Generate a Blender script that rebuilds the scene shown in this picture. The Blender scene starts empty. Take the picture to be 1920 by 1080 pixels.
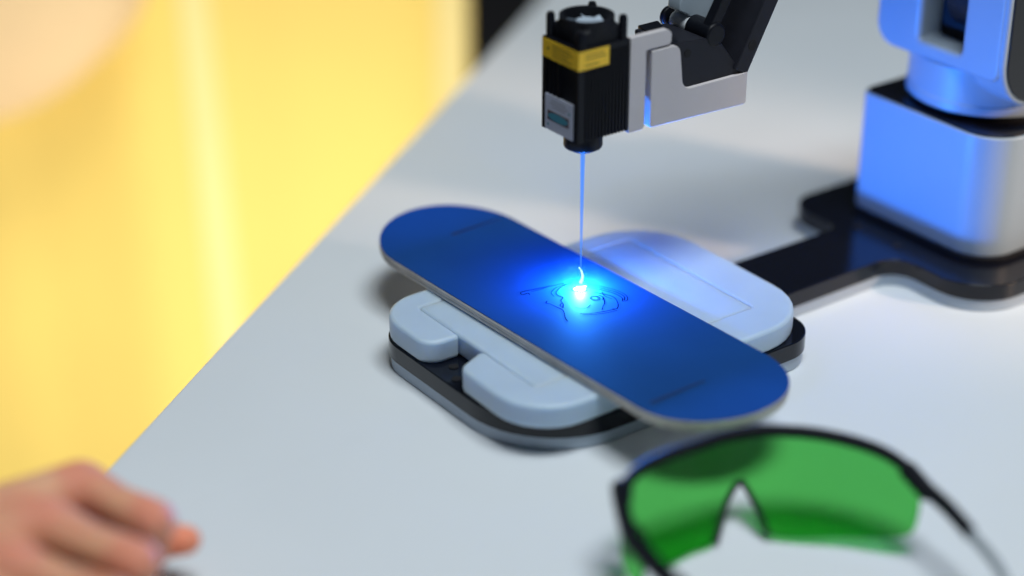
import bpy, bmesh, math, random
from mathutils import Vector, Matrix
random.seed(7)
S = bpy.context.scene
COL = S.collection
R = math.radians
MM = 0.001

# ------------------------------------------------------------------ camera
cd = bpy.data.cameras.new('camera')
cam = bpy.data.objects.new('camera', cd); COL.objects.link(cam); S.camera = cam
A, P = R(36), R(27)
right = Vector((math.cos(A), -math.sin(A), 0)); ahead = Vector((math.sin(A), math.cos(A), 0)); zz = Vector((0, 0, 1))
fwd = ahead*math.cos(P) - zz*math.sin(P); upv = ahead*math.sin(P) + zz*math.cos(P)
m = Matrix((right, upv, -fwd)).transposed().to_4x4()
m.translation = Vector((-0.56353525, -0.7139392, 0.51107031))
cam.matrix_world = m
cd.sensor_width = 36; cd.lens = 36*3600/1920
cd.clip_start = 0.02; cd.clip_end = 60
cd.dof.use_dof = True; cd.dof.focus_distance = 1.025; cd.dof.aperture_fstop = 1.6; cd.dof.aperture_blades = 9

# ------------------------------------------------------------------ world, lamps, exposure
w = bpy.data.worlds.new('World'); S.world = w; w.use_nodes = True
bg = w.node_tree.nodes['Background']; bg.inputs[0].default_value = (0.62, 0.78, 1.0, 1); bg.inputs[1].default_value = 0.035
vs = S.view_settings; vs.view_transform = 'Standard'; vs.look = 'None'; vs.gamma = 1; vs.exposure = 0.15; vs.use_curve_mapping = False

def area(name, loc, target, sx, sy, power, col, spread=180):
    l = bpy.data.lights.new(name, 'AREA'); l.shape = 'RECTANGLE'; l.size = sx; l.size_y = sy
    l.energy = power; l.color = col; l.spread = R(spread)
    o = bpy.data.objects.new(name, l); COL.objects.link(o); o.location = loc
    o.rotation_euler = (Vector(target) - Vector(loc)).to_track_quat('-Z', 'Y').to_euler()
    return o
area('ceiling_lamp', (0.0, -0.52, 1.90), (0.1, 0.0, 0), 0.9, 0.75, 30, (0.91, 0.98, 1.0))
wl = bpy.data.lights.new('warm_lamp', 'SPOT'); wl.energy = 60; wl.color = (1.0, 0.70, 0.48); wl.spot_size = R(17); wl.spot_blend = 0.9; wl.shadow_soft_size = 0.06
wo = bpy.data.objects.new('warm_lamp', wl); COL.objects.link(wo); wo.location = (0.85, -1.1, 0.62)
wo.rotation_euler = (Vector((0.32, -0.06, 0.09)) - wo.location).to_track_quat('-Z', 'Y').to_euler()
area('drape_fill', (-0.15, 0.1, -0.60), (0.10, 0.9, -0.22), 1.0, 0.3, 7.8, (1.0, 0.97, 0.90), 150)  # added fill, unseen below the table top, brightens the drape and swag

S.cycles.use_denoising = True
S.cycles.sample_clamp_indirect = 4.0
S.cycles.max_bounces = 8; S.cycles.transmission_bounces = 8; S.cycles.transparent_max_bounces = 12

# ------------------------------------------------------------------ materials
def mat(name, col, rough=0.5, metal=0.0, spec=0.5, noise=0.0, nscale=60, bump=0.0, bscale=400, sss=0.0, ssr=(0.01, 0.01, 0.01), coat=0.0):
    mt = bpy.data.materials.new(name); mt.use_nodes = True
    nt = mt.node_tree; b = nt.nodes['Principled BSDF']
    b.inputs['Base Color'].default_value = (*col, 1); b.inputs['Roughness'].default_value = rough
    b.inputs['Metallic'].default_value = metal; b.inputs['Specular IOR Level'].default_value = spec
    b.inputs['Coat Weight'].default_value = coat
    tc = nt.nodes.new('ShaderNodeTexCoord')
    if sss:
        b.inputs['Subsurface Weight'].default_value = sss
        b.inputs['Subsurface Radius'].default_value = ssr; b.inputs['Subsurface Scale'].default_value = 1.0
    if noise:
        n = nt.nodes.new('ShaderNodeTexNoise'); n.inputs['Scale'].default_value = nscale; n.inputs['Detail'].default_value = 5
        nt.links.new(tc.outputs['Object'], n.inputs['Vector'])
        mr = nt.nodes.new('ShaderNodeMapRange'); mr.inputs[1].default_value = 0.3; mr.inputs[2].default_value = 0.7
        mr.inputs[3].default_value = 1-noise; mr.inputs[4].default_value = 1+noise
        nt.links.new(n.outputs['Fac'], mr.inputs[0])
        mx = nt.nodes.new('ShaderNodeVectorMath'); mx.operation = 'SCALE'; mx.inputs[0].default_value = col
        nt.links.new(mr.outputs[0], mx.inputs['Scale']); nt.links.new(mx.outputs[0], b.inputs['Base Color'])
        m2 = nt.nodes.new('ShaderNodeMapRange'); m2.inputs[3].default_value = max(rough-0.08, 0.02); m2.inputs[4].default_value = min(rough+0.08, 1)
        nt.links.new(n.outputs['Fac'], m2.inputs[0]); nt.links.new(m2.outputs[0], b.inputs['Roughness'])
    if bump:
        n2 = nt.nodes.new('ShaderNodeTexNoise'); n2.inputs['Scale'].default_value = bscale; n2.inputs['Detail'].default_value = 3
        nt.links.new(tc.outputs['Object'], n2.inputs['Vector'])
        bp = nt.nodes.new('ShaderNodeBump'); bp.inputs['Strength'].default_value = bump; bp.inputs['Distance'].default_value = 0.0005
        nt.links.new(n2.outputs['Fac'], bp.inputs['Height']); nt.links.new(bp.outputs[0], b.inputs['Normal'])
    return mt

def emit(name, col, strength):
    mt = bpy.data.materials.new(name); mt.use_nodes = True; nt = mt.node_tree
    nt.nodes.remove(nt.nodes['Principled BSDF'])
    e = nt.nodes.new('ShaderNodeEmission'); e.inputs[0].default_value = (*col, 1); e.inputs[1].default_value = strength
    nt.links.new(e.outputs[0], nt.nodes['Material Output'].inputs[0]); return mt

M = {}
M['table'] = mat('white_laminate', (0.715, 0.758, 0.805), 0.42, noise=0.012, nscale=9, bump=0.05, bscale=900)
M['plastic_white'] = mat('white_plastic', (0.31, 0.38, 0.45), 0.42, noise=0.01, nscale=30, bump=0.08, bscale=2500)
M['bracket'] = mat('white_bracket_plastic', (0.56, 0.53, 0.55), 0.5, noise=0.015, nscale=60, bump=0.1, bscale=3000)
M['black'] = mat('black_anodised', (0.004, 0.005, 0.009), 0.42, spec=0.22, noise=0.15, nscale=120, bump=0.08, bscale=3000)
M['black_link'] = mat('black_painted_metal', (0.012, 0.013, 0.020), 0.5, spec=0.25, noise=0.12, nscale=90, bump=0.06, bscale=2500)
M['black_matte'] = mat('black_matte', (0.005, 0.006, 0.010), 0.6, spec=0.25, noise=0.15, nscale=120)
M['black_gloss'] = mat('black_gloss', (0.008, 0.008, 0.010), 0.2)
M['plate'] = mat('black_acrylic', (0.004, 0.005, 0.010), 0.16, spec=0.4)
M['hole'] = mat('dark_hole', (0.002, 0.002, 0.003), 0.8)
M['grey_layer'] = mat('grey_acrylic', (0.40, 0.48, 0.58), 0.35, noise=0.03, nscale=40)
M['foam'] = mat('white_foam', (0.46, 0.58, 0.73), 0.4, noise=0.03, nscale=40, bump=0.2, bscale=1800, sss=0.9, ssr=(0.007, 0.008, 0.010))
M['blue'] = mat('blue_lacquer', (0.007, 0.052, 0.185), 0.7, spec=0.08, noise=0.10, nscale=14, bump=0.04, bscale=1500)
M['blue_dark'] = mat('dark_blue', (0.003, 0.012, 0.045), 0.5)
M['ply_light'] = mat('ply_light', (0.78, 0.71, 0.64), 0.45, noise=0.12, nscale=90)
M['ply_dark'] = mat('ply_grey', (0.45, 0.44, 0.44), 0.45, noise=0.15, nscale=90)
M['engrave'] = mat('burnt_line', (0.0008, 0.001, 0.002), 0.9, spec=0.0)
M['yellow_label'] = mat('yellow_label', (0.88, 0.56, 0.03), 0.45, noise=0.04, nscale=200)
M['ink'] = mat('label_ink', (0.02, 0.015, 0.01), 0.6)
M['ink_soft'] = mat('label_small_print', (0.26, 0.16, 0.01), 0.6)
M['silver_label'] = mat('silver_label', (0.60, 0.64, 0.78), 0.4, metal=0.2, noise=0.03, nscale=300)
M['label_border'] = mat('label_border', (0.10, 0.05, 0.06), 0.5)
M['label_window'] = mat('label_window', (0.06, 0.26, 0.36), 0.35)
M['label_text'] = mat('label_grey_print', (0.25, 0.26, 0.32), 0.5)
M['frame'] = mat('goggle_frame', (0.004, 0.005, 0.010), 0.55, spec=0.2)
M['temple_tip'] = mat('smoky_temple_tip', (0.30, 0.34, 0.38), 0.25)
M['floor'] = mat('dark_carpet', (0.045, 0.04, 0.042), 0.95, noise=0.25, nscale=150)
M['drape'] = mat('yellow_cloth', (0.86, 0.625, 0.15), 0.8, noise=0.04, nscale=4, bump=0.1, bscale=900)
M['drape_pale'] = mat('pale_ribbon', (0.86, 0.69, 0.28), 0.8, noise=0.04, nscale=5)
M['peach'] = mat('peach_cloth', (0.76, 0.54, 0.29), 0.85, noise=0.08, nscale=6)
bmt = bpy.data.materials.new('laser_light'); bmt.use_nodes = True
bmt.node_tree.nodes.remove(bmt.node_tree.nodes['Principled BSDF'])
be = bmt.node_tree.nodes.new('ShaderNodeEmission'); be.inputs[0].default_value = (0.06, 0.26, 1.0, 1); be.inputs[1].default_value = 900
ba = bmt.node_tree.nodes.new('ShaderNodeVolumeAbsorption'); ba.inputs[0].default_value = (0, 0, 0, 1); ba.inputs['Density'].default_value = 900
bs = bmt.node_tree.nodes.new('ShaderNodeAddShader'); bmt.node_tree.links.new(be.outputs[0], bs.inputs[0]); bmt.node_tree.links.new(ba.outputs[0], bs.inputs[1])
bmt.node_tree.links.new(bs.outputs[0], bmt.node_tree.nodes['Material Output'].inputs['Volume'])
M['beam'] = bmt
M['spot'] = emit('laser_spot_light', (0.55, 0.80, 1.0), 6.0)
M['spark'] = emit('spark_light', (0.40, 0.78, 1.0), 1.7)

# green lens: tinted see-through sheet
g = bpy.data.materials.new('green_lens'); g.use_nodes = True
b = g.node_tree.nodes['Principled BSDF']
b.inputs['Base Color'].default_value = (0.115, 0.58, 0.115, 1); b.inputs['Roughness'].default_value = 0.03
b.inputs['Transmission Weight'].default_value = 1.0; b.inputs['IOR'].default_value = 1.12
M['lens'] = g

# skin
sk = mat('skin', (0.50, 0.27, 0.20), 0.6, spec=0.25, sss=0.25, ssr=(0.010, 0.004, 0.002), bump=0.25, bscale=350)
nt = sk.node_tree; b = nt.nodes['Principled BSDF']
n = nt.nodes.new('ShaderNodeTexNoise'); n.inputs['Scale'].default_value = 34; n.inputs['Detail'].default_value = 3
tcn = nt.nodes.new('ShaderNodeTexCoord'); nt.links.new(tcn.outputs['Object'], n.inputs['Vector'])
cr = nt.nodes.new('ShaderNodeValToRGB'); cr.color_ramp.elements[0].position = 0.38; cr.color_ramp.elements[1].position = 0.62
cr.color_ramp.elements[0].color = (0.68, 0.27, 0.17, 1); cr.color_ramp.elements[1].color = (0.75, 0.41, 0.25, 1)
nt.links.new(n.outputs['Fac'], cr.inputs[0]); last = cr.outputs[0]
def flush(px, py, pz, rad_, col, last):
    d = nt.nodes.new('ShaderNodeVectorMath'); d.operation = 'DISTANCE'; d.inputs[1].default_value = (px*MM, py*MM, pz*MM)
    nt.links.new(tcn.outputs['Object'], d.inputs[0])
    q = nt.nodes.new('ShaderNodeMapRange'); q.interpolation_type = 'SMOOTHSTEP'; q.inputs[1].default_value = rad_*MM; q.inputs[2].default_value = rad_*0.35*MM
    q.inputs[3].default_value = 0; q.inputs[4].default_value = 1; nt.links.new(d.outputs['Value'], q.inputs[0])
    mx = nt.nodes.new('ShaderNodeMix'); mx.data_type = 'RGBA'; mx.inputs['B'].default_value = (*col, 1)
    nt.links.new(q.outputs[0], mx.inputs['Factor']); nt.links.new(last, mx.inputs['A']); return mx.outputs['Result']
last = flush(-263, -56, 24, 15, (0.90, 0.31, 0.18), last)          # reddened finger tip
for kx, ky, kz in ((-297, -24, 60), (-324, -49, 63), (-347, -71, 63), (-281, -64, 54), (-302, -91, 56)):
    last = flush(kx, ky, kz, 17, (0.74, 0.29, 0.19), last)          # knuckles
nt.links.new(last, b.inputs['Base Color'])
M['skin'] = sk

# ------------------------------------------------------------------ mesh helpers (all sizes in millimetres)
def link(name, me, material, parent=None, bevel=0.0, seg=3, smooth=True, loc=None):
    o = bpy.data.objects.new(name, me); COL.objects.link(o)
    if material is not None and not me.materials: me.materials.append(M[material])
    if parent: o.parent = parent
    if smooth:
        for p in me.polygons: p.use_smooth = True
        try: me.set_sharp_from_angle(angle=R(38))
        except Exception: pass
    if bevel:
        bv = o.modifiers.new('bevel', 'BEVEL'); bv.width = bevel*MM; bv.segments = seg; bv.limit_method = 'ANGLE'; bv.angle_limit = R(40)
        bv.harden_normals = False
    return o
def tome(bm, name):
    bmesh.ops.scale(bm, vec=(MM, MM, MM), verts=bm.verts[:])
    bmesh.ops.recalc_face_normals(bm, faces=bm.faces[:])
    me = bpy.data.meshes.new(name); bm.to_mesh(me); bm.free(); return me
def rpoly(pts, n=8):
    """polygon with rounded corners; pts = (x, y, radius)"""
    out = []; L = len(pts)
    for i, (x, y, r) in enumerate(pts):
        p = Vector((x, y)); a = (Vector(pts[i-1][:2])-p); c = (Vector(pts[(i+1) % L][:2])-p)
        if r <= 0: out.append((x, y)); continue
        ua, uc = a.normalized(), c.normalized(); ang = ua.angle(uc)
        t = min(r/math.tan(ang/2), a.length*0.499, c.length*0.499); rr = t*math.tan(ang/2)
        cen = p + (ua+uc).normalized()*(rr/math.sin(ang/2))
        s, e = p+ua*t-cen, p+uc*t-cen
        a0 = math.atan2(s.y, s.x); da = math.atan2(e.y, e.x)-a0
        while da > math.pi: da -= 2*math.pi
        while da < -math.pi: da += 2*math.pi
        for k in range(n+1):
            q = a0+da*k/n; out.append((cen.x+rr*math.cos(q), cen.y+rr*math.sin(q)))
    return out
def add_prism(bm, outline, h0, h1, axis='z'):
    f = {'z': lambda a, b, h: (a, b, h), 'y': lambda a, b, h: (a, h, b), 'x': lambda a, b, h: (h, a, b)}[axis]
    lo = [bm.verts.new(f(a, b, h0)) for a, b in outline]; hi = [bm.verts.new(f(a, b, h1)) for a, b in outline]
    k = len(outline)
    bm.faces.new(lo[::-1]); bm.faces.new(hi)
    for i in range(k): bm.faces.new((lo[i], lo[(i+1) % k], hi[(i+1) % k], hi[i]))
def prism(name, outline, h0, h1, material, parent=None, axis='z', bevel=0.0, seg=3):
    bm = bmesh.new(); add_prism(bm, outline, h0, h1, axis)
    return link(name, tome(bm, name), material, parent, bevel, seg)
def box(name, x0, x1, y0, y1, z0, z1, material, parent=None, bevel=0.0):
    return prism(name, [(x0, y0), (x1, y0), (x1, y1), (x0, y1)], z0, z1, material, parent, 'z', bevel)
def add_tube(bm, pts, rad, seg=12, cap=True, squash=None):
    pts = [Vector(p) for p in pts]; rings = []
    if not hasattr(rad, '__len__'): rad = [rad]*len(pts)
    ref = None
    for i, p in enumerate(pts):
        t = (pts[min(i+1, len(pts)-1)]-pts[max(i-1, 0)]).normalized()
        if ref is None:
            ref = Vector((0, 0, 1)) if abs(t.z) < 0.9 else Vector((1, 0, 0))
        a = (ref - t*ref.dot(t)).normalized(); b2 = t.cross(a); ref = a
        sa, sb = squash if squash else (1, 1)
        rings.append([bm.verts.new(p + (a*math.cos(2*math.pi*k/seg)*sa + b2*math.sin(2*math.pi*k/seg)*sb)*rad[i]) for k in range(seg)])
    for r0, r1 in zip(rings, rings[1:]):
        for k in range(seg): bm.faces.new((r0[k], r0[(k+1) % seg], r1[(k+1) % seg], r1[k]))
    if cap: bm.faces.new(rings[0][::-1]); bm.faces.new(rings[-1])
def tube(name, pts, rad, material, parent=None, seg=12, bevel=0.0, squash=None):
    bm = bmesh.new(); add_tube(bm, pts, rad, seg, True, squash)
    return link(name, tome(bm, name), material, parent, bevel)
def lathe(name, prof, cx, cy, material, parent=None, seg=48):
    bm = bmesh.new(); rings = []
    for r, z in prof: rings.append([bm.verts.new((cx+r*math.cos(2*math.pi*k/seg), cy+r*math.sin(2*math.pi*k/seg), z)) for k in range(seg)])
    for a, c in zip(rings, rings[1:]):
        for k in range(seg): bm.faces.new((a[k], a[(k+1) % seg], c[(k+1) % seg], c[k]))
    bm.faces.new(rings[0][::-1]); bm.faces.new(rings[-1])
    return link(name, tome(bm, name), material, parent)
def smoothpath(pts, n=6):
    """Catmull-Rom through the points"""
    P_ = [Vector(p) for p in pts]; out = []
    for i in range(len(P_)-1):
        p0, p1, p2, p3 = P_[max(i-1, 0)], P_[i], P_[i+1], P_[min(i+2, len(P_)-1)]
        for k in range(n):
            t = k/n
            out.append(0.5*((2*p1)+(p2-p0)*t+(2*p0-5*p1+4*p2-p3)*t*t+(3*p1-p0-3*p2+p3)*t**3))
    out.append(P_[-1]); return out
def empty(name, loc=(0, 0, 0), rz=0.0):
    o = bpy.data.objects.new(name, None); COL.objects.link(o); o.location = [c*MM for c in loc]; o.rotation_euler = (0, 0, rz)
    o.empty_display_size = 0.02; return o
def tag(o, label=None, cat=None, kind=None, group=None):
    if label: o['label'] = label
    if cat: o['category'] = cat
    if kind: o['kind'] = kind
    if group: o['group'] = group
    return o

# ------------------------------------------------------------------ setting
bm = bmesh.new()
add_prism(bm, [(-6000, -6000), (6000, -6000), (6000, 6000), (-6000, 6000)], -770, -750)
tag(link('floor', tome(bm, 'floor'), 'floor', smooth=False), 'dark carpet floor seen past the table edge', kind='structure')

# table: its far left edge runs through (-252, 55) and (354, 511)
ed = Vector((0.799, 0.601)); inn = Vector((0.601, -0.799)); e0 = Vector((-252.3, 55.5))
c = [e0-ed*700, e0-ed*700+inn*1500, e0+ed*1900+inn*1500, e0+ed*1900]
tb = empty('table', (c[0].x, c[0].y, -750))
tag(tb, 'large white laminate table top carrying the robot arm', 'table')
def lp(v): return (v.x-c[0].x, v.y-c[0].y)
o = prism('table_top', [lp(v) for v in c], 722, 750, 'table', tb, bevel=2.0)
for a_, b_ in ((60, 60), (2540, 60), (60, 1440), (2540, 1440)):
    q = c[0]+ed*a_+inn*b_; x, y = lp(q)
    tube('leg', [(x, y, 0), (x, y, 722)], 20, 'plastic_white', tb, 16)

# yellow drape beyond the table
dr = empty('drape', (0, 0, -750))
tag(dr, 'bright yellow cloth drape hanging behind the far table edge', 'drape')
base = Vector((-0.56353525, -0.7139392, 0))*1000 + ahead*1750
def drape_pt(s, z, off=0.0):
    fold = 9*math.sin(s*0.016+0.6)+2.5*math.sin(s*0.037+2.0+z*0.0006)+0.4*math.sin(s*0.083+z*0.001)
    q = base + right*s - ahead*(fold+off)
    return (q.x, q.y, z)
def drape_sheet(name, s0, s1, material, off, slope=0.0, ns=120, nz=14, z0=5, z1=980, thick=2.5):
    bm = bmesh.new(); F = []; B = []
    for j in range(nz+1):
        z = z0+(z1-z0)*j/nz; sh = slope*(z-z0)
        F.append([bm.verts.new(drape_pt(s0+(s1-s0)*i/ns+sh, z, off+thick)) for i in range(ns+1)])
        B.append([bm.verts.new(drape_pt(s0+(s1-s0)*i/ns+sh, z, off)) for i in range(ns+1)])
    for G in (F, B):
        for j in range(nz):
            for i in range(ns): bm.faces.new((G[j][i], G[j][i+1], G[j+1][i+1], G[j+1][i]))
    for j in range(nz):
        for i in (0, ns): bm.faces.new((F[j][i], F[j+1][i], B[j+1][i], B[j][i]))
    for i in range(ns):
        for j in (0, nz): bm.faces.new((F[j][i], F[j][i+1], B[j][i+1], B[j][i]))
    return link(name, tome(bm, name), material, dr)
drape_sheet('cloth', -900, -42, 'drape', 0)
drape_sheet('ribbon', -296, -268, 'drape_pale', 4, -0.028, ns=12)
drape_sheet('edge_band', -72, -44, 'drape_pale', 4, 0, ns=12)
tube('rail', [drape_pt(-930, 985), drape_pt(-20, 985)], 9, 'black', dr)

# pale peach swag of cloth in front of the drape, top left
bm = bmesh.new(); nu, nv = 40, 28; G = []
for j in range(nv+1):
    th = math.pi*j/nv
    G.append([])
    for i in range(nu):
        ph = 2*math.pi*i/nu
        wob = 1+0.03*math.sin(5*ph+2*th)
        s = -560+235*math.sin(th)*math.cos(ph)*wob; d_ = 60*math.sin(th)*math.sin(ph); z = 738+150*math.cos(th)*wob
        q = base+right*s-ahead*(95+d_); G[-1].append(bm.verts.new((q.x, q.y, z)))
for j in range(nv):
    for i in range(nu): bm.faces.new((G[j][i], G[j][(i+1) % nu], G[j+1][(i+1) % nu], G[j+1][i]))
bmesh.ops.remove_doubles(bm, verts=bm.verts[:], dist=0.5)
o = link('cloth_swag', tome(bm, 'cloth_swag'), 'peach'); o.location.z = -0.75
tag(o, 'pale peach rounded cloth bundle against the yellow drape, top left', 'cloth')

# ------------------------------------------------------------------ robot arm
rb = empty('robot_arm', (286, -24, 0))
tag(rb, 'white and black desktop robot arm holding the laser head', 'robot arm')
off = Vector((286, -24, 0))
def rp(o):                                   # parts are modelled in world millimetres, then hung on the robot's base
    o.parent = rb; o.matrix_parent_inverse = Matrix.Translation(-off*MM); return o
def plate_outline(g):
    return rpoly([(-85+g, -72+g, 54), (111-g, -72+g, 38), (111-g, -28+g, 4), (213+g, -28+g, 16), (213+g, -93+g, 34), (385-g, -93+g, 34), (385-g, 66-g, 34),
                  (213+g, 66-g, 20), (213+g, 20-g, 8), (111-g, 20-g, 4), (111-g, 76-g, 42), (-85+g, 76-g, 26)], 12)
rp(prism('base_underlayer', plate_outline(0.8), 0.3, 7.4, 'grey_layer', None, bevel=0.4))
rp(prism('base_plate', plate_outline(0), 7.4, 17.5, 'plate', None, bevel=0.5))
for (x, y) in ((-72.5, 14), (-78.5, 2.5), (222, 12), (222, -20)):
    rp(tube('screw', [(x, y, 17.3), (x, y, 18.0)], 2.6, 'hole', None, 14))
# body
def sq(i): return rpoly([(238.5+i, -71+i, 24-i), (345-i, -71+i, 24-i), (345-i, 36-i, 24-i), (238.5+i, 36-i, 9-i)], 14)
rp(prism('foot_gasket', sq(-1.2), 17.4, 21, 'black_matte', None, bevel=0.8))
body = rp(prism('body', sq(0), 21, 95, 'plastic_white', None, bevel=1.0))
rp(prism('body_lid', sq(1.5), 94.9, 96.0, 'plate', None, bevel=0.3))
CX, CY = 290, -16
rp(lathe('swivel_ring', [(42, 95.9), (43, 96.2), (43, 99.6), (42, 99.7)], CX, CY, 'black_matte'))
rp(lathe('neck', [(44, 99.5), (46.4, 100.4), (46.4, 105.5), (45.8, 106.2), (45.8, 126), (43, 128)], CX, CY, 'plastic_white', seg=72))
# turret fork
fork = rpoly([(33, 126, 14), (33, 225, 12), (-0.6, 225, 4), (-0.6, 136, 3), (-33, 136, 3), (-33, 225, 4), (-62, 225, 12), (-62, 126, 8)][::-1], 8)
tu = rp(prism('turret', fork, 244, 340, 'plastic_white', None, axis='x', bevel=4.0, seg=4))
def stadium(cx, hw, z0, z1, r): return rpoly([(cx-hw, z0, r), (cx+hw, z0, r), (cx+hw, z1, r), (cx-hw, z1, r)], 14)
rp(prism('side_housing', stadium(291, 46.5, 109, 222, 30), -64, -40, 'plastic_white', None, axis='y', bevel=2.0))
rp(prism('side_cover', stadium(291, 44, 111.5, 219, 28), -65.3, -62, 'black_gloss', None, axis='y', bevel=0.8))
rp(box('slot_shade', 262, 334, -32.7, -0.9, 132, 224, 'black_matte', None))  # black block stands in for the shade inside the fork slot
rp(tube('shoulder_hub', [(275, -32.8, 166), (275, -12, 166)], 24, 'black', None, 40, bevel=1.0))
# laser head assembly is measured in its own axes, lens at (0, 0); shift puts the lens over the burn spot
SH = Vector((12.2, 15.4, -10))
def lh(o):
    o.parent = rb; o.matrix_parent_inverse = Matrix.Translation((SH-off)*MM); return o
def bar(name, p0, p1, wx, y0, y1, material, r0=None, bevel=0.8):
    """flat link in the xz plane from p0 to p1, wx wide, y0..y1 deep"""
    a = Vector(p0); b2 = Vector(p1); t = (b2-a).normalized(); nrm = Vector((t.y, -t.x))*wx/2
    return prism(name, [tuple(a-nrm), tuple(a+nrm), tuple(b2+nrm), tuple(b2-nrm)], y0, y1, material, None, 'y', bevel)
lh(bar('front_link', (93.8, 156.8), (184.5, 328), 10.3, -16.8, 9, 'black_link'))
lh(bar('rod_link', (75.0, 184), (160, 331), 6.8, -14, -8, 'black'))
lh(prism('forearm_shell', [(80.5, 183), (87.5, 182.5), (93, 192.5), (176, 340), (154, 352), (67, 196), (66.5, 190.5)], 4, 14, 'plastic_white', None, 'y', 0.8))
lh(tube('elbow_hub', [(175, -19, 326), (175, 20, 326)], 20, 'black', None, 32, 1.0))
a = Vector((284, 172))-Vector((SH.x, SH.z))
lh(bar('upper_arm', (175, 326), (a.x, a.y), 22, -40, -16, 'plastic_white', bevel=2.0))
lh(bar('upper_rod', (150, 330), (a.x-18, a.y+6), 9, -14, -8, 'black'))
# holes in links
lh(tube('pin_hole', [(101.0, -17.0, 170.5), (101.0, -15, 170.5)], 2.9, 'hole', None, 18))
# joint block
jb = lh(prism('joint_block', rpoly([(47, 152, 1), (100, 152, 1), (95, 157, 1), (80, 176, 3), (66, 181.5, 2), (44, 182.5, 1)], 5), -15.0, 14, 'black_link', None, 'y', 0.8))
lh(tube('pin_hole', [(56.7, -15.3, 174.8), (56.7, -13, 174.8)], 2.3, 'hole', None, 18))
lh(prism('joint_tongue', rpoly([(30, -15, 0.4), (50, -15, 1), (62, 16, 1), (48, 16, 1), (44, -5, 3)], 4), 181.4, 183.2, 'black', None, 'z', 0.3))
# axle: black hub, white sleeve, black end ring
ax, az = 76.0, 180.7
lh(tube('joint_hub', [(ax, -15.5, az), (ax, -14.6, az), (ax, 3, az)], [5.6, 6.6, 6.6], 'black', None, 36, 0.5))
lh(tube('axle_sleeve', [(ax, 2.8, az), (ax, 17.2, az)], 5.3, 'table', None, 32))
lh(tube('axle_ring', [(ax, 17, az), (ax, 21, az)], 6.0, 'black', None, 32, 0.5))
lh(tube('axle_cap', [(ax, 21.8, az), (ax, 25.0, az)], 5.6, 'black', None, 32, 0.8))
lh(tube('axle_pin', [(ax, 20.8, az), (ax, 22, az)], 4.6, 'black', None, 20))
# white tool bracket: thin mounting flange beside the laser, then an L-shaped clamp
lh(prism('tool_flange', rpoly([(16.6, 140, 0.5), (27.2, 140, 2), (27.2, 183.2, 0.3), (43.8, 183.2, 2.0), (43.8, 189.5, 2.5), (41, 191.8, 2.5), (16.6, 192, 0.5)], 5), -16.8, -13.2, 'bracket', None, 'y', 0.5))
lh(box('flange_body', 16.8, 26.8, -13.3, 13, 140.6, 179, 'bracket', None, 0.5))
lh(prism('tool_clamp', rpoly([(31, 139.6, 1.2), (98.6, 137.6, 2), (98.6, 156.4, 0.8), (94.6, 155.8, 0.6), (53, 156.0, 6), (49.8, 182, 6), (31, 182, 0.6)], 6), -16.9, -13.0, 'bracket', None, 'y', 0.5))
lh(box('clamp_web', 31.1, 36, -13.1, 13, 140, 181, 'bracket', None, 0.4))
lh(box('clamp_floor', 36, 98, -13.1, 13, 138.6, 150, 'bracket', None, 0.4))

# laser module: part of the arm with its own sub-parts
def sub(o, part):
    o.parent = part; o.matrix_parent_inverse = part.matrix_parent_inverse.inverted() if False else Matrix.Identity(4); return o
X0, X1, Y0, Y1, Z0, Z1 = -16.8, 16.3, -16.8, 13.6, 142, 192
bm = bmesh.new()
# finned extrusion as one outline: fine fins on the -Y side, shallow channels on the -X side
pts = [(X0, Y0+0.0)]
nf = 13; x = X0+4.2
pts.append((x, Y0))
pitch = (X1-0.8-x)/nf
for k in range(nf):
    pts += [(x, Y0+2.4), (x+pitch*0.52, Y0+2.4), (x+pitch*0.52, Y0), (x+pitch, Y0)]; x += pitch
pts += [(X1, Y0), (X1, Y1), (X0, Y1)]
y = Y1-3.2; pts.append((X0, y))
for k in range(3):
    pts += [(X0+1.2, y), (X0+1.2, y-2.6), (X0+0.2, y-2.6), (X0+0.2, y-3.4)]; y -= 3.4
y -= 0.8; pts += [(X0+0.2, y), (X0+1.4, y), (X0+1.4, Y0+3.6), (X0, Y0+3.6)]
add_prism(bm, pts, Z0, Z1-3)
add_prism(bm, [(X0+0.1, Y0+0.1), (X1-0.1, Y0+0.1), (X1-0.1, Y1-0.1), (X0+0.1, Y1-0.1)], Z1-3, Z1)
lm = lh(link('laser_module', tome(bm, 'laser_module'), 'black'))
fx, fy = (X0+X1)/2, (Y0+Y1)/2
def fan_sq(h, r): return rpoly([(fx-h, fy-h, r), (fx+h, fy-h, r), (fx+h, fy+h, r), (fx-h, fy+h, r)], 6)
# fan housing with a round opening
bm = bmesh.new(); NS = 48; h = 13.3
def sqr(k, hh):
    a = 2*math.pi*k/NS; cx, sy = math.cos(a), math.sin(a); e = 6.0
    q = (abs(cx)**e+abs(sy)**e)**(-1/e); return (fx+hh*q*cx, fy+hh*q*sy)
def ring(f, z): return [bm.verts.new((*f(k), z)) for k in range(NS)]
circ = lambda rr: (lambda k: (fx+rr*math.cos(2*math.pi*k/NS), fy+rr*math.sin(2*math.pi*k/NS)))
rings = [ring(lambda k: sqr(k, h), Z1), ring(lambda k: sqr(k, h), Z1+7), ring(circ(14.2), Z1+8.2), ring(circ(14.2), Z1+12), ring(circ(12.2), Z1+12), ring(circ(11.8), Z1+3)]
for r0, r1 in zip(rings, rings[1:]):
    for k in range(NS): bm.faces.new((r0[k], r0[(k+1) % NS], r1[(k+1) % NS], r1[k]))
bm.faces.new(rings[-1])
sub(link('fan_housing', tome(bm, 'fan_housing'), 'black_matte'), lm)
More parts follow.
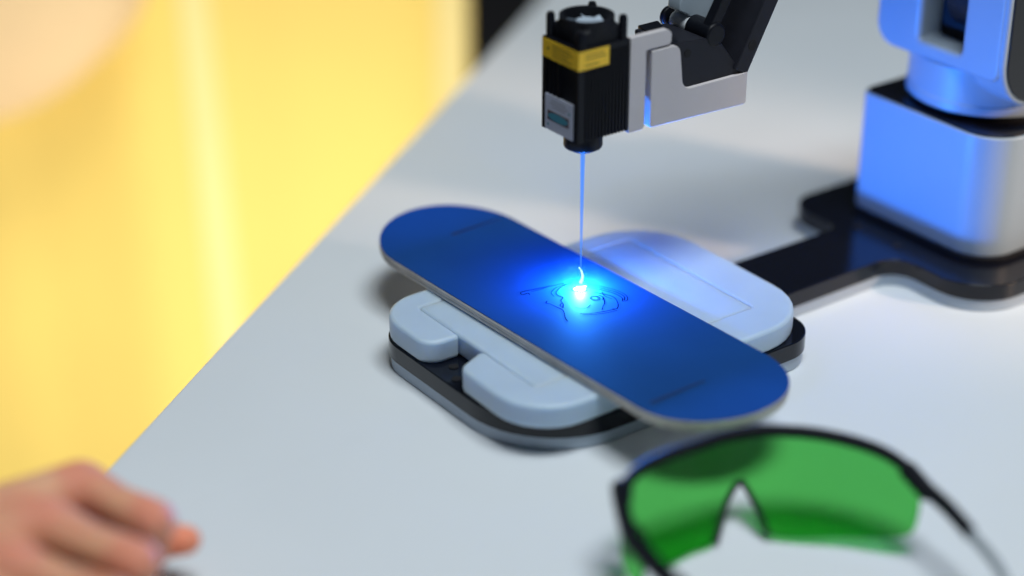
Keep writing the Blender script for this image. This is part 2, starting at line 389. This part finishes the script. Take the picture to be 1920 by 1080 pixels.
sub(tube('fan_hub', [(fx, fy, Z1+3), (fx, fy, Z1+9)], 5.5, 'grey_layer', None, 28, 0.5), lm)
for k in range(7):
    a = 2*math.pi*k/7; bm = bmesh.new(); V = []
    for rr in (5, 8, 11.3):
        for (da, dz) in ((-0.30, 4.2), (0.30, 8.0)):
            for dt in (0, 0.6): V.append(bm.verts.new((fx+rr*math.cos(a+da), fy+rr*math.sin(a+da), Z1+dz+dt)))
    for i in (0, 4):
        q = V[i:i+8]
        bm.faces.new((q[0], q[2], q[6], q[4])); bm.faces.new((q[1], q[5], q[7], q[3])); bm.faces.new((q[0], q[4], q[5], q[1])); bm.faces.new((q[2], q[3], q[7], q[6]))
    sub(link('fan_blade', tome(bm, 'fan_blade'), 'grey_layer'), lm)
for sx in (-1, 1):
    for sy in (-1, 1):
        hgt = 11 if not (sx < 0 and sy < 0) else 7
        sub(tube('fan_post', [(fx+sx*13.4, fy+sy*12.6, Z1-0.2), (fx+sx*13.4, fy+sy*12.6, Z1+hgt), (fx+sx*13.4, fy+sy*12.6, Z1+hgt+1.5)], [2.3, 2.3, 1.7], 'black', None, 16), lm)
# yellow warning label wrapped round the near corner
bm = bmesh.new()
t_ = 0.35; e = 0.05
wr = [(X0-t_, Y1-0.3), (X0-t_, Y0-t_), (2.4, Y0-t_), (2.4, Y0-e), (X0-e, Y0-e), (X0-e, Y1-0.3)]
add_prism(bm, wr, 181.4, 191.2)
yl = sub(link('warning_label', tome(bm, 'warning_label'), 'yellow_label'), lm)
sub(tube('warning_mark', [(X0-t_-0.12, 8.2, 186.6), (X0-t_+0.05, 8.2, 186.6)], 1.1, 'ink', None, 3), lm)
for i, (y0, y1, z) in enumerate(((4.6, -10, 189.2), (4.6, -12, 187.4), (4.6, -8.5, 185.4), (4.6, -11.5, 183.4))):
    sub(box('print_line', X0-t_-0.06, X0-t_+0.05, y1, y0, z-0.35, z+0.35, 'ink_soft'), lm)
for i, (x0, x1, z) in enumerate(((-13, -1, 189.0), (-13, 0.3, 187.0), (-13, -4, 183.6))):
    sub(box('print_line', x0, x1, Y0-t_-0.06, Y0-t_+0.05, z-0.35, z+0.35, 'ink_soft'), lm)
# silver label with a blue window
sl = sub(box('spec_label', X0-0.4, X0+1.0, -12.9, 10.4, 142.5, 161.8, 'silver_label'), lm)
sub(box('label_border', X0-0.55, X0-0.35, -9.8, 8.0, 148.2, 153.4, 'label_border'), lm)
sub(prism('label_window', [(-0.9+8.4*math.cos(k*math.pi/12), 150.8+2.15*math.sin(k*math.pi/12)) for k in range(24)], X0-0.7, X0-0.5, 'label_window', None, 'x'), lm)
for (y0, y1, z) in ((-7, 5, 159.2), (-9, 6, 157.6), (-7, 4, 156.0)):
    sub(box('print_line', X0-0.46, X0-0.38, y0, y1, z-0.25, z+0.25, 'label_text'), lm)
for (yy, z) in ((-10.0, 156.2), (7.6, 145.6)):
    sub(tube('label_dot', [(X0-0.5, yy, z), (X0-0.38, yy, z)], 0.8, 'label_window', None, 14), lm)
sub(lathe('lens_cap', [(10.0, 142.1), (10.3, 141), (10.3, 132.4), (9.9, 131.6), (6.8, 129.8), (3.0, 129.6)], 0, 0, 'black', None, 48), lm)
sub(lathe('lens_tip', [(5.4, 130.0), (5.2, 129.3), (2.2, 127.6), (1.5, 127.4)], 0, 0, 'grey_layer', None, 36), lm)

# ------------------------------------------------------------------ foam block with finger notch and shallow pocket
bm = bmesh.new()
rim = rpoly([(-84.5, 21, 12), (-64, 20.5, 2), (-64, 59, 2), (82, 59, 2), (82, -46, 2), (-64, -46, 2), (-64, 0.5, 3), (-84, -8, 9),
             (-84.5, -71.5, 54), (110.5, -71.5, 38), (110.5, 75.5, 42), (-84.5, 75.5, 26)], 8)
add_prism(bm, rim, 17.7, 31)
add_prism(bm, [(-63.5, -47), (83, -47), (83, 60), (-63.5, 60)], 17.7, 30.6)
fo = link('foam_block', tome(bm, 'foam_block'), 'foam', None, bevel=2.0)
tag(fo, 'white foam jig with finger notch lying under the blue board', 'foam')

# ------------------------------------------------------------------ blue board
bd = empty('skateboard_deck', (-3.2, 4.6, 31.5), R(2.2))
tag(bd, 'blue mini skateboard deck lying across the white foam', 'skateboard')
def deck(name, grow, z0, z1, material, bevel=0.25):
    W, Lh, NE = 43.3+grow, 146+grow, 28
    bm = bmesh.new(); rows = []
    ys = []
    for k in range(NE+1): ys.append(-(Lh-W) - W*math.cos(k*math.pi/2/NE))
    ys += [-(Lh-W)+(2*(Lh-W))*k/24 for k in range(1, 24)]
    ys += [-v for v in ys[:NE+1][::-1]]
    lift = lambda y: 0.0016*max(0, abs(y)-104)**2
    top = []; bot = []
    for y in ys:
        d_ = abs(y)-(Lh-W); hw = W if d_ <= 0 else math.sqrt(max(W*W-d_*d_, 0))
        hw = max(hw, 0.6)
        r_ = []
        for i in range(9):
            x = -hw+2*hw*i/8; r_.append((x, y, lift(y)))
        top.append([bm.verts.new((x, y, z1+l)) for x, y, l in r_]); bot.append([bm.verts.new((x, y, z0+l)) for x, y, l in r_])
    for j in range(len(ys)-1):
        for i in range(8):
            bm.faces.new((top[j][i], top[j][i+1], top[j+1][i+1], top[j+1][i])); bm.faces.new((bot[j][i], bot[j+1][i], bot[j+1][i+1], bot[j][i+1]))
        for i in (0, 8): bm.faces.new((top[j][i], top[j+1][i], bot[j+1][i], bot[j][i]))
    for j in (0, -1):
        for i in range(8): bm.faces.new((top[j][i], bot[j][i], bot[j][i+1], top[j][i+1]))
    return link(name, tome(bm, name), material, bd, bevel, 2)
deck('ply', -0.5, 0.0, 1.1, 'ply_light')
deck('ply', -0.15, 1.1, 2.1, 'ply_dark')
deck('ply', -0.35, 2.1, 3.3, 'ply_light')
deck('ply', 0.0, 3.3, 4.1, 'ply_dark')
deck('ply', -0.1, 4.1, 5.3, 'ply_light')
deck('blue_top_sheet', -0.2, 5.3, 5.9, 'blue')
def strip(x0, x1, y, wid):
    return prism('dark_strip', [(x0, y-wid), (x1, y-wid*0.4), (x1, y+wid*0.4), (x0, y+wid)], 5.92, 5.96, 'blue_dark', bd)  # thin tapered strip, darker blue than the top sheet
strip(-36, 0, -104.5, 1.3); strip(2, 38, 108.5, 1.2)
# engraved line drawing, abstract strokes
TOP = 5.95
def stroke(pts, wd=0.28):
    c_, s_ = math.cos(R(-2.2)), math.sin(R(-2.2)); q = []
    for x, y in pts:
        x, y = x+6.5, y; q.append((x*c_-y*s_, x*s_+y*c_, TOP))
    bm = bmesh.new(); Q = smoothpath(q, 6); Lv = []; Rv = []
    for i, p in enumerate(Q):
        t = (Q[min(i+1, len(Q)-1)]-Q[max(i-1, 0)]).normalized(); nn = Vector((-t.y, t.x, 0))*wd*(0.9+0.15*math.sin(i*0.35))
        Lv.append(bm.verts.new(p+nn)); Rv.append(bm.verts.new(p-nn))
    for i in range(len(Q)-1): bm.faces.new((Rv[i], Rv[i+1], Lv[i+1], Lv[i]))
    link('engraved_line', tome(bm, 'engraved_line'), 'engrave', bd)
stroke([(-17.5, 21.5), (-17.0, 23.5), (-20.5, 23.6), (-19.4, 26.4), (-12, 25.2), (0, 22.4), (6, 21.4)])
stroke([(10, 19.5), (2, 18.6), (-4, 15.5), (-5.6, 11.8), (-5.0, 8.4), (-8.0, 6.0), (-9.5, 2.0), (-12.2, -1.2)])
stroke([(-14.2, 10.0), (-16.2, 8.4), (-15.0, 6.4), (-14.6, 3.0), (-13.8, -2.5), (-14.8, -5.6), (-18, -11), (-19.5, -15)])
stroke([(14.5, 12), (18.5, 5), (22.0, -3), (22.6, -10), (19.8, -13.6)])
stroke([(13.6, 9.6), (17.4, 3.0), (20.4, -4), (20.6, -10.6), (18.2, -14)])
stroke([(12.6, 3.2), (16.0, -2.6), (17.4, -8), (14.8, -14.4), (10.8, -18.8), (8.5, -17.6)])
stroke([(13.0, -4.0), (9.4, -9.8), (6.0, -12.6), (3.2, -15.4)])
stroke([(10, -18.8), (3, -17.4), (-4, -15.0), (-9, -12.0)])
for rr in (2.5, 1.8):
    stroke([(8.6+rr*math.cos(k*math.pi/8), -2.4+rr*1.15*math.sin(k*math.pi/8)) for k in range(17)], 0.22)
stroke([(12.4, -0.6), (12.8, -4.0), (10.4, -6.8)])
stroke([(15.4, 13.6), (20.0, 6.4), (23.6, -2), (24.2, -9.6), (21.4, -14.4), (18.6, -14.2)], 0.22)
stroke([(6.0, 20.0), (-1.0, 19.6), (-6.6, 16.4), (-8.0, 12.0)], 0.22)
stroke([(-8.6, -13.4), (-3.0, -17.0), (4.0, -19.6), (9.4, -20.4)], 0.2)
stroke([(2.0, -7.0), (-1.6, -8.6), (-5.0, -7.4), (-6.4, -4.6)], 0.2)
stroke([(16.4, 1.4), (14.4, -3.4), (15.6, -8.4)], 0.2)
stroke([(-2.4, 23.6), (-9.0, 23.0), (-14.6, 24.0)], 0.18)
stroke([(-9.2, 3.4), (-11.2, 2.4), (-12.2, 0.4), (-11.4, -1.4)], 0.22)

# ------------------------------------------------------------------ laser beam, spot and its light
sp = Vector((12.2, 15.4, 37.45))
lb = empty('laser_beam', sp)
tag(lb, 'thin blue laser beam falling to a white spot on the board', 'laser beam')
tube('beam', [(0, 0, 79.5), (0, 0, 60), (0, 0, 30), (0, 0, 8)], [1.3, 1.05, 0.7, 0.42], 'beam', lb, 20)
bm = bmesh.new(); bmesh.ops.create_icosphere(bm, subdivisions=3, radius=1)
for v in bm.verts:
    a = math.atan2(v.co.y, v.co.x); k = 1+0.18*math.sin(3*a+1)+0.14*math.sin(5*a+0.4)+0.10*math.sin(9*a)
    v.co = Vector((v.co.x*3.5*k, v.co.y*3.0*k, max(v.co.z, -0.2)*0.35+0.1))
link('burn_spot', tome(bm, 'burn_spot'), 'spot', lb)
tube('spark', smoothpath([(0.2, 0.2, 3.6), (0.6, -0.4, 5.5), (0.9, -0.6, 8), (0.4, 0.1, 11), (-0.6, 0.9, 13)], 5), [0.9]*6+[0.7]*5+[0.55]*5+[0.4]*4+[0.12], 'spark', lb, 8)
def plume(x, y, z, power, radius):
    l = bpy.data.lights.new('laser_glow', 'POINT'); l.energy = power; l.color = (0.025, 0.215, 1.0); l.shadow_soft_size = radius
    o = bpy.data.objects.new('laser_glow', l); COL.objects.link(o); o.parent = lb; o.location = (x*MM, y*MM, z*MM)
plume(0, 0, 0.8, 3.9, 0.0005)
plume(3.0, 2.0, 9.5, 0.42, 0.0016)

# thin smoke curling up from the burn
smk = bpy.data.materials.new('smoke'); smk.use_nodes = True; nt = smk.node_tree; nt.nodes.remove(nt.nodes['Principled BSDF'])
pv = nt.nodes.new('ShaderNodeVolumePrincipled'); pv.inputs['Color'].default_value = (0.9, 0.93, 1, 1)
tcs = nt.nodes.new('ShaderNodeTexCoord'); ns = nt.nodes.new('ShaderNodeTexNoise'); ns.inputs['Scale'].default_value = 130; ns.inputs['Detail'].default_value = 4; ns.inputs['Distortion'].default_value = 1.2
nt.links.new(tcs.outputs['Object'], ns.inputs['Vector'])
mr = nt.nodes.new('ShaderNodeMapRange'); mr.inputs[1].default_value = 0.46; mr.inputs[2].default_value = 0.72; mr.inputs[3].default_value = 0; mr.inputs[4].default_value = 0.6
nt.links.new(ns.outputs['Fac'], mr.inputs[0])
ln = nt.nodes.new('ShaderNodeVectorMath'); ln.operation = 'LENGTH'; nt.links.new(tcs.outputs['Object'], ln.inputs[0])
fo_ = nt.nodes.new('ShaderNodeMapRange'); fo_.inputs[1].default_value = 0.024; fo_.inputs[2].default_value = 0.006; fo_.inputs[3].default_value = 0; fo_.inputs[4].default_value = 1
nt.links.new(ln.outputs['Value'], fo_.inputs[0])
mu = nt.nodes.new('ShaderNodeMath'); mu.operation = 'MULTIPLY'; nt.links.new(mr.outputs[0], mu.inputs[0]); nt.links.new(fo_.outputs[0], mu.inputs[1])
nt.links.new(mu.outputs[0], pv.inputs['Density']); nt.links.new(pv.outputs[0], nt.nodes['Material Output'].inputs['Volume'])
M['smoke'] = smk
bm = bmesh.new(); bmesh.ops.create_icosphere(bm, subdivisions=3, radius=1)
for v in bm.verts: v.co = Vector((v.co.x*25, v.co.y*25, max(v.co.z, 0)*25+0.15))
o = link('smoke', tome(bm, 'smoke'), 'smoke'); o.location = sp*MM
tag(o, 'faint smoke wisps around the burning spot on the board', kind='stuff')

# ------------------------------------------------------------------ green safety goggles
gg = empty('safety_goggles', (-42, -194, 0))
tag(gg, 'black framed safety goggles with green lenses in the foreground', 'goggles')
def gp(o): o.parent = gg; o.matrix_parent_inverse = Matrix.Translation(Vector((42, 194, 0))*MM); return o
TOPC = [(-98.8, -156.7, 41.0), (-84.0, -152.4, 44.0), (-68.6, -152.6, 45.5), (-54.1, -154.4, 46.0), (-35.6, -157.3, 46.5), (-19.4, -163.3, 46.5), (-0.8, -176.0, 45.0), (12.3, -190.9, 43.0), (19.3, -204.7, 41.0), (21.2, -218.3, 38.0), (18.0, -232.0, 34.0)]
def lens_mesh(name, halves, n=10, th=2.0):
    """one wraparound lens; halves = (top curve, bottom curve) left then right, meeting above the nose"""
    grid = []
    def samp(Pp, t):
        f = t*(len(Pp)-1); i = min(int(f), len(Pp)-2); return Pp[i].lerp(Pp[i+1], f-i)
    for hi, (top, bot) in enumerate(halves):
        T = smoothpath(top, 6); B = smoothpath(bot, 6); NU = 36
        for i in range(1 if hi else 0, NU+1):
            a, c2 = samp(T, i/NU), samp(B, i/NU)
            grid.append([a.lerp(c2, j/n)+Vector((ahead.x, ahead.y, 0))*(4*math.sin(math.pi*j/n)) for j in range(n+1)])
    NU = len(grid)-1
    bm = bmesh.new()
    V0 = [[bm.verts.new(q) for q in row] for row in grid]; V1 = [[bm.verts.new(q+Vector((ahead.x, ahead.y, 0.15))*th) for q in row] for row in grid]
    for i in range(NU):
        for j in range(n):
            bm.faces.new((V0[i][j], V0[i+1][j], V0[i+1][j+1], V0[i][j+1])); bm.faces.new((V1[i][j], V1[i][j+1], V1[i+1][j+1], V1[i+1][j]))
        for j in (0, n): bm.faces.new((V0[i][j], V0[i+1][j], V1[i+1][j], V1[i][j]))
    for j in range(n):
        for i in (0, NU): bm.faces.new((V0[i][j], V0[i][j+1], V1[i][j+1], V1[i][j]))
    return gp(link(name, tome(bm, name), 'lens'))
lens_mesh('lens', ((TOPC[0:5], [(-89.8, -153.2, 12.0), (-89.6, -162.8, 7.0), (-85.8, -171.7, 2.5), (-66.3, -171.4, 2.2), (-53.4, -171.4, 3.0), (-36.7, -160.0, 14.0), (-28.3, -158.6, 20)]),
                   (TOPC[4:11], [(-28.3, -158.6, 20), (-29.2, -170.1, 15.0), (-30.6, -182.8, 4.0), (-6.6, -207.1, 6.0), (11.4, -229.3, 12.0), (20.6, -227.6, 22.0)])))
# green side shield behind the near temple
bm = bmesh.new()
add_prism(bm, [(-98.5, -158), (-104, -169), (-106, -182), (-104.6, -182.4), (-102.6, -169.6), (-97.2, -158.6)], 4, 34)
gp(link('side_shield', tome(bm, 'side_shield'), 'lens'))
gp(tube('brow_bar', smoothpath(TOPC, 6), 2.8, 'frame', None, 14, squash=(1.15, 0.9)))
gp(tube('nose_bridge', smoothpath([(-53.4, -172.2, 3.0), (-44, -165.2, 8.5), (-36.7, -161.0, 14.0), (-28.6, -159.6, 20.0), (-28.6, -165, 18.5), (-29.2, -171, 14.5), (-30.2, -183.2, 4.0)], 6), 1.5, 'frame', None, 12))
gp(tube('temple', smoothpath([(-98.6, -155.2, 41.0), (-106.2, -167.9, 38.0), (-112.5, -180.9, 35.0), (-114.0, -191.2, 33.0), (-115.0, -205.0, 31.0), (-115.1, -236.3, 28.0), (-109.8, -270.0, 20.0), (-106, -290, 3.0)], 6), 4.0, 'frame', None, 12, squash=(1.5, 0.9)))
gp(tube('temple', smoothpath([(19.5, -228.5, 35.5), (18.7, -244.1, 33.0), (15.0, -262.0, 30.0)], 6), 3.0, 'frame', None, 12, squash=(1.4, 0.9)))
gp(tube('temple_tip', smoothpath([(15.0, -261.6, 30.0), (11.0, -278.8, 27.0), (6.7, -289.9, 24.0), (-0.4, -302.9, 18.0), (-9.2, -315.0, 2.5)], 6), 2.3, 'temple_tip', None, 12, squash=(1.3, 0.9)))
gp(tube('hinge', [(21.5, -216, 38), (18.5, -234, 34)], 4.4, 'frame', None, 12, 0.8))
gp(tube('hinge', [(-95.5, -155, 42), (-103, -163, 39)], 4.4, 'frame', None, 12, 0.8))

# ------------------------------------------------------------------ hand: one continuous surface
J = {'imcp': (-297, -23, 48), 'ipip': (-281, -61, 44), 'idip': (-281, -50, 20), 'itip': (-290, -36, 15), 'mmcp': (-324, -48, 52), 'mpip': (-302, -88, 46), 'mdip': (-298, -72, 20), 'mtip': (-306, -55, 15),
     'rmcp': (-347, -70, 52), 'rpip': (-322, -104, 45), 'rdip': (-319, -88, 20), 'rtip': (-324, -68, 15), 'pmcp': (-362, -83, 46), 'ppip': (-339, -113, 40), 'pdip': (-337, -98, 18), 'ptip': (-341, -78, 14),
     'thtip': (-264, -55, 24), 'thip': (-274, -42, 21), 'thmcp': (-292, -17, 22), 'thbase': (-326, -10, 32), 'wrist': (-386, -24, 42), 'fore': (-560, 40, 50)}
RJ = {'mcp': 12.5, 'pip': 10.6, 'dip': 9.0, 'tip': 8.0}
def rad(k):
    if k in ('wrist',): return 25
    if k == 'fore': return 34
    if k == 'thtip': return 7.2
    if k == 'thip': return 9.6
    if k == 'thmcp': return 12
    if k == 'thbase': return 17
    f = {'i': 1.0, 'm': 1.03, 'r': 0.97, 'p': 0.84}[k[0]]
    return RJ[k[1:]]*f
bm = bmesh.new()
def capsule(p, q, ra, rb_):
    p, q = Vector(p), Vector(q); L = (q-p).length; nst = max(3, int(L/3))
    for k in range(nst+1):
        t = k/nst
        bmesh.ops.create_icosphere(bm, subdivisions=2, radius=ra+(rb_-ra)*t, matrix=Matrix.Translation(p.lerp(q, t)))
for f in 'imrp':
    c_ = [f+'mcp', f+'pip', f+'dip', f+'tip']
    for a, b2 in zip(c_, c_[1:]):
        mid = 0.80
        pa, pb = Vector(J[a]), Vector(J[b2]); pm = pa.lerp(pb, 0.5)
        rm = (rad(a)+rad(b2))/2*mid
        capsule(pa, pm, rad(a), rm); capsule(pm, pb, rm, rad(b2))
    capsule(J[f+'mcp'], J['wrist'], rad(f+'mcp')*1.0, 20)
    pw = Vector(J[f+'mcp'])+Vector((-6, 4, -20)); capsule(pw, Vector(J['wrist'])+Vector((0, 0, -8)), 15, 18)
for a, b2 in (('imcp', 'mmcp'), ('mmcp', 'rmcp'), ('rmcp', 'pmcp')):
    pa, pb = Vector(J[a])+Vector((-8, 5, -4)), Vector(J[b2])+Vector((-8, 5, -4)); capsule(pa, pb, 10.5, 10.5)
for a, b2 in (('thtip', 'thip'), ('thip', 'thmcp'), ('thmcp', 'thbase'), ('thbase', 'wrist')): capsule(J[a], J[b2], rad(a), rad(b2))
capsule(J['wrist'], J['fore'], 25, 34)
me = tome(bm, 'hand_raw'); tmp = bpy.data.objects.new('hand_raw', me); COL.objects.link(tmp)
r_ = tmp.modifiers.new('r', 'REMESH'); r_.mode = 'VOXEL'; r_.voxel_size = 0.0016
s_ = tmp.modifiers.new('s', 'SMOOTH'); s_.iterations = 5; s_.factor = 0.5
dg = bpy.context.evaluated_depsgraph_get()
hm = bpy.data.meshes.new_from_object(tmp.evaluated_get(dg)); hm.name = 'hand'
bpy.data.objects.remove(tmp); bpy.data.meshes.remove(me)
hm.materials.clear()
hand = link('person', hm, 'skin', None)
tag(hand, 'bare closed hand resting on the table edge, bottom left', 'hand')
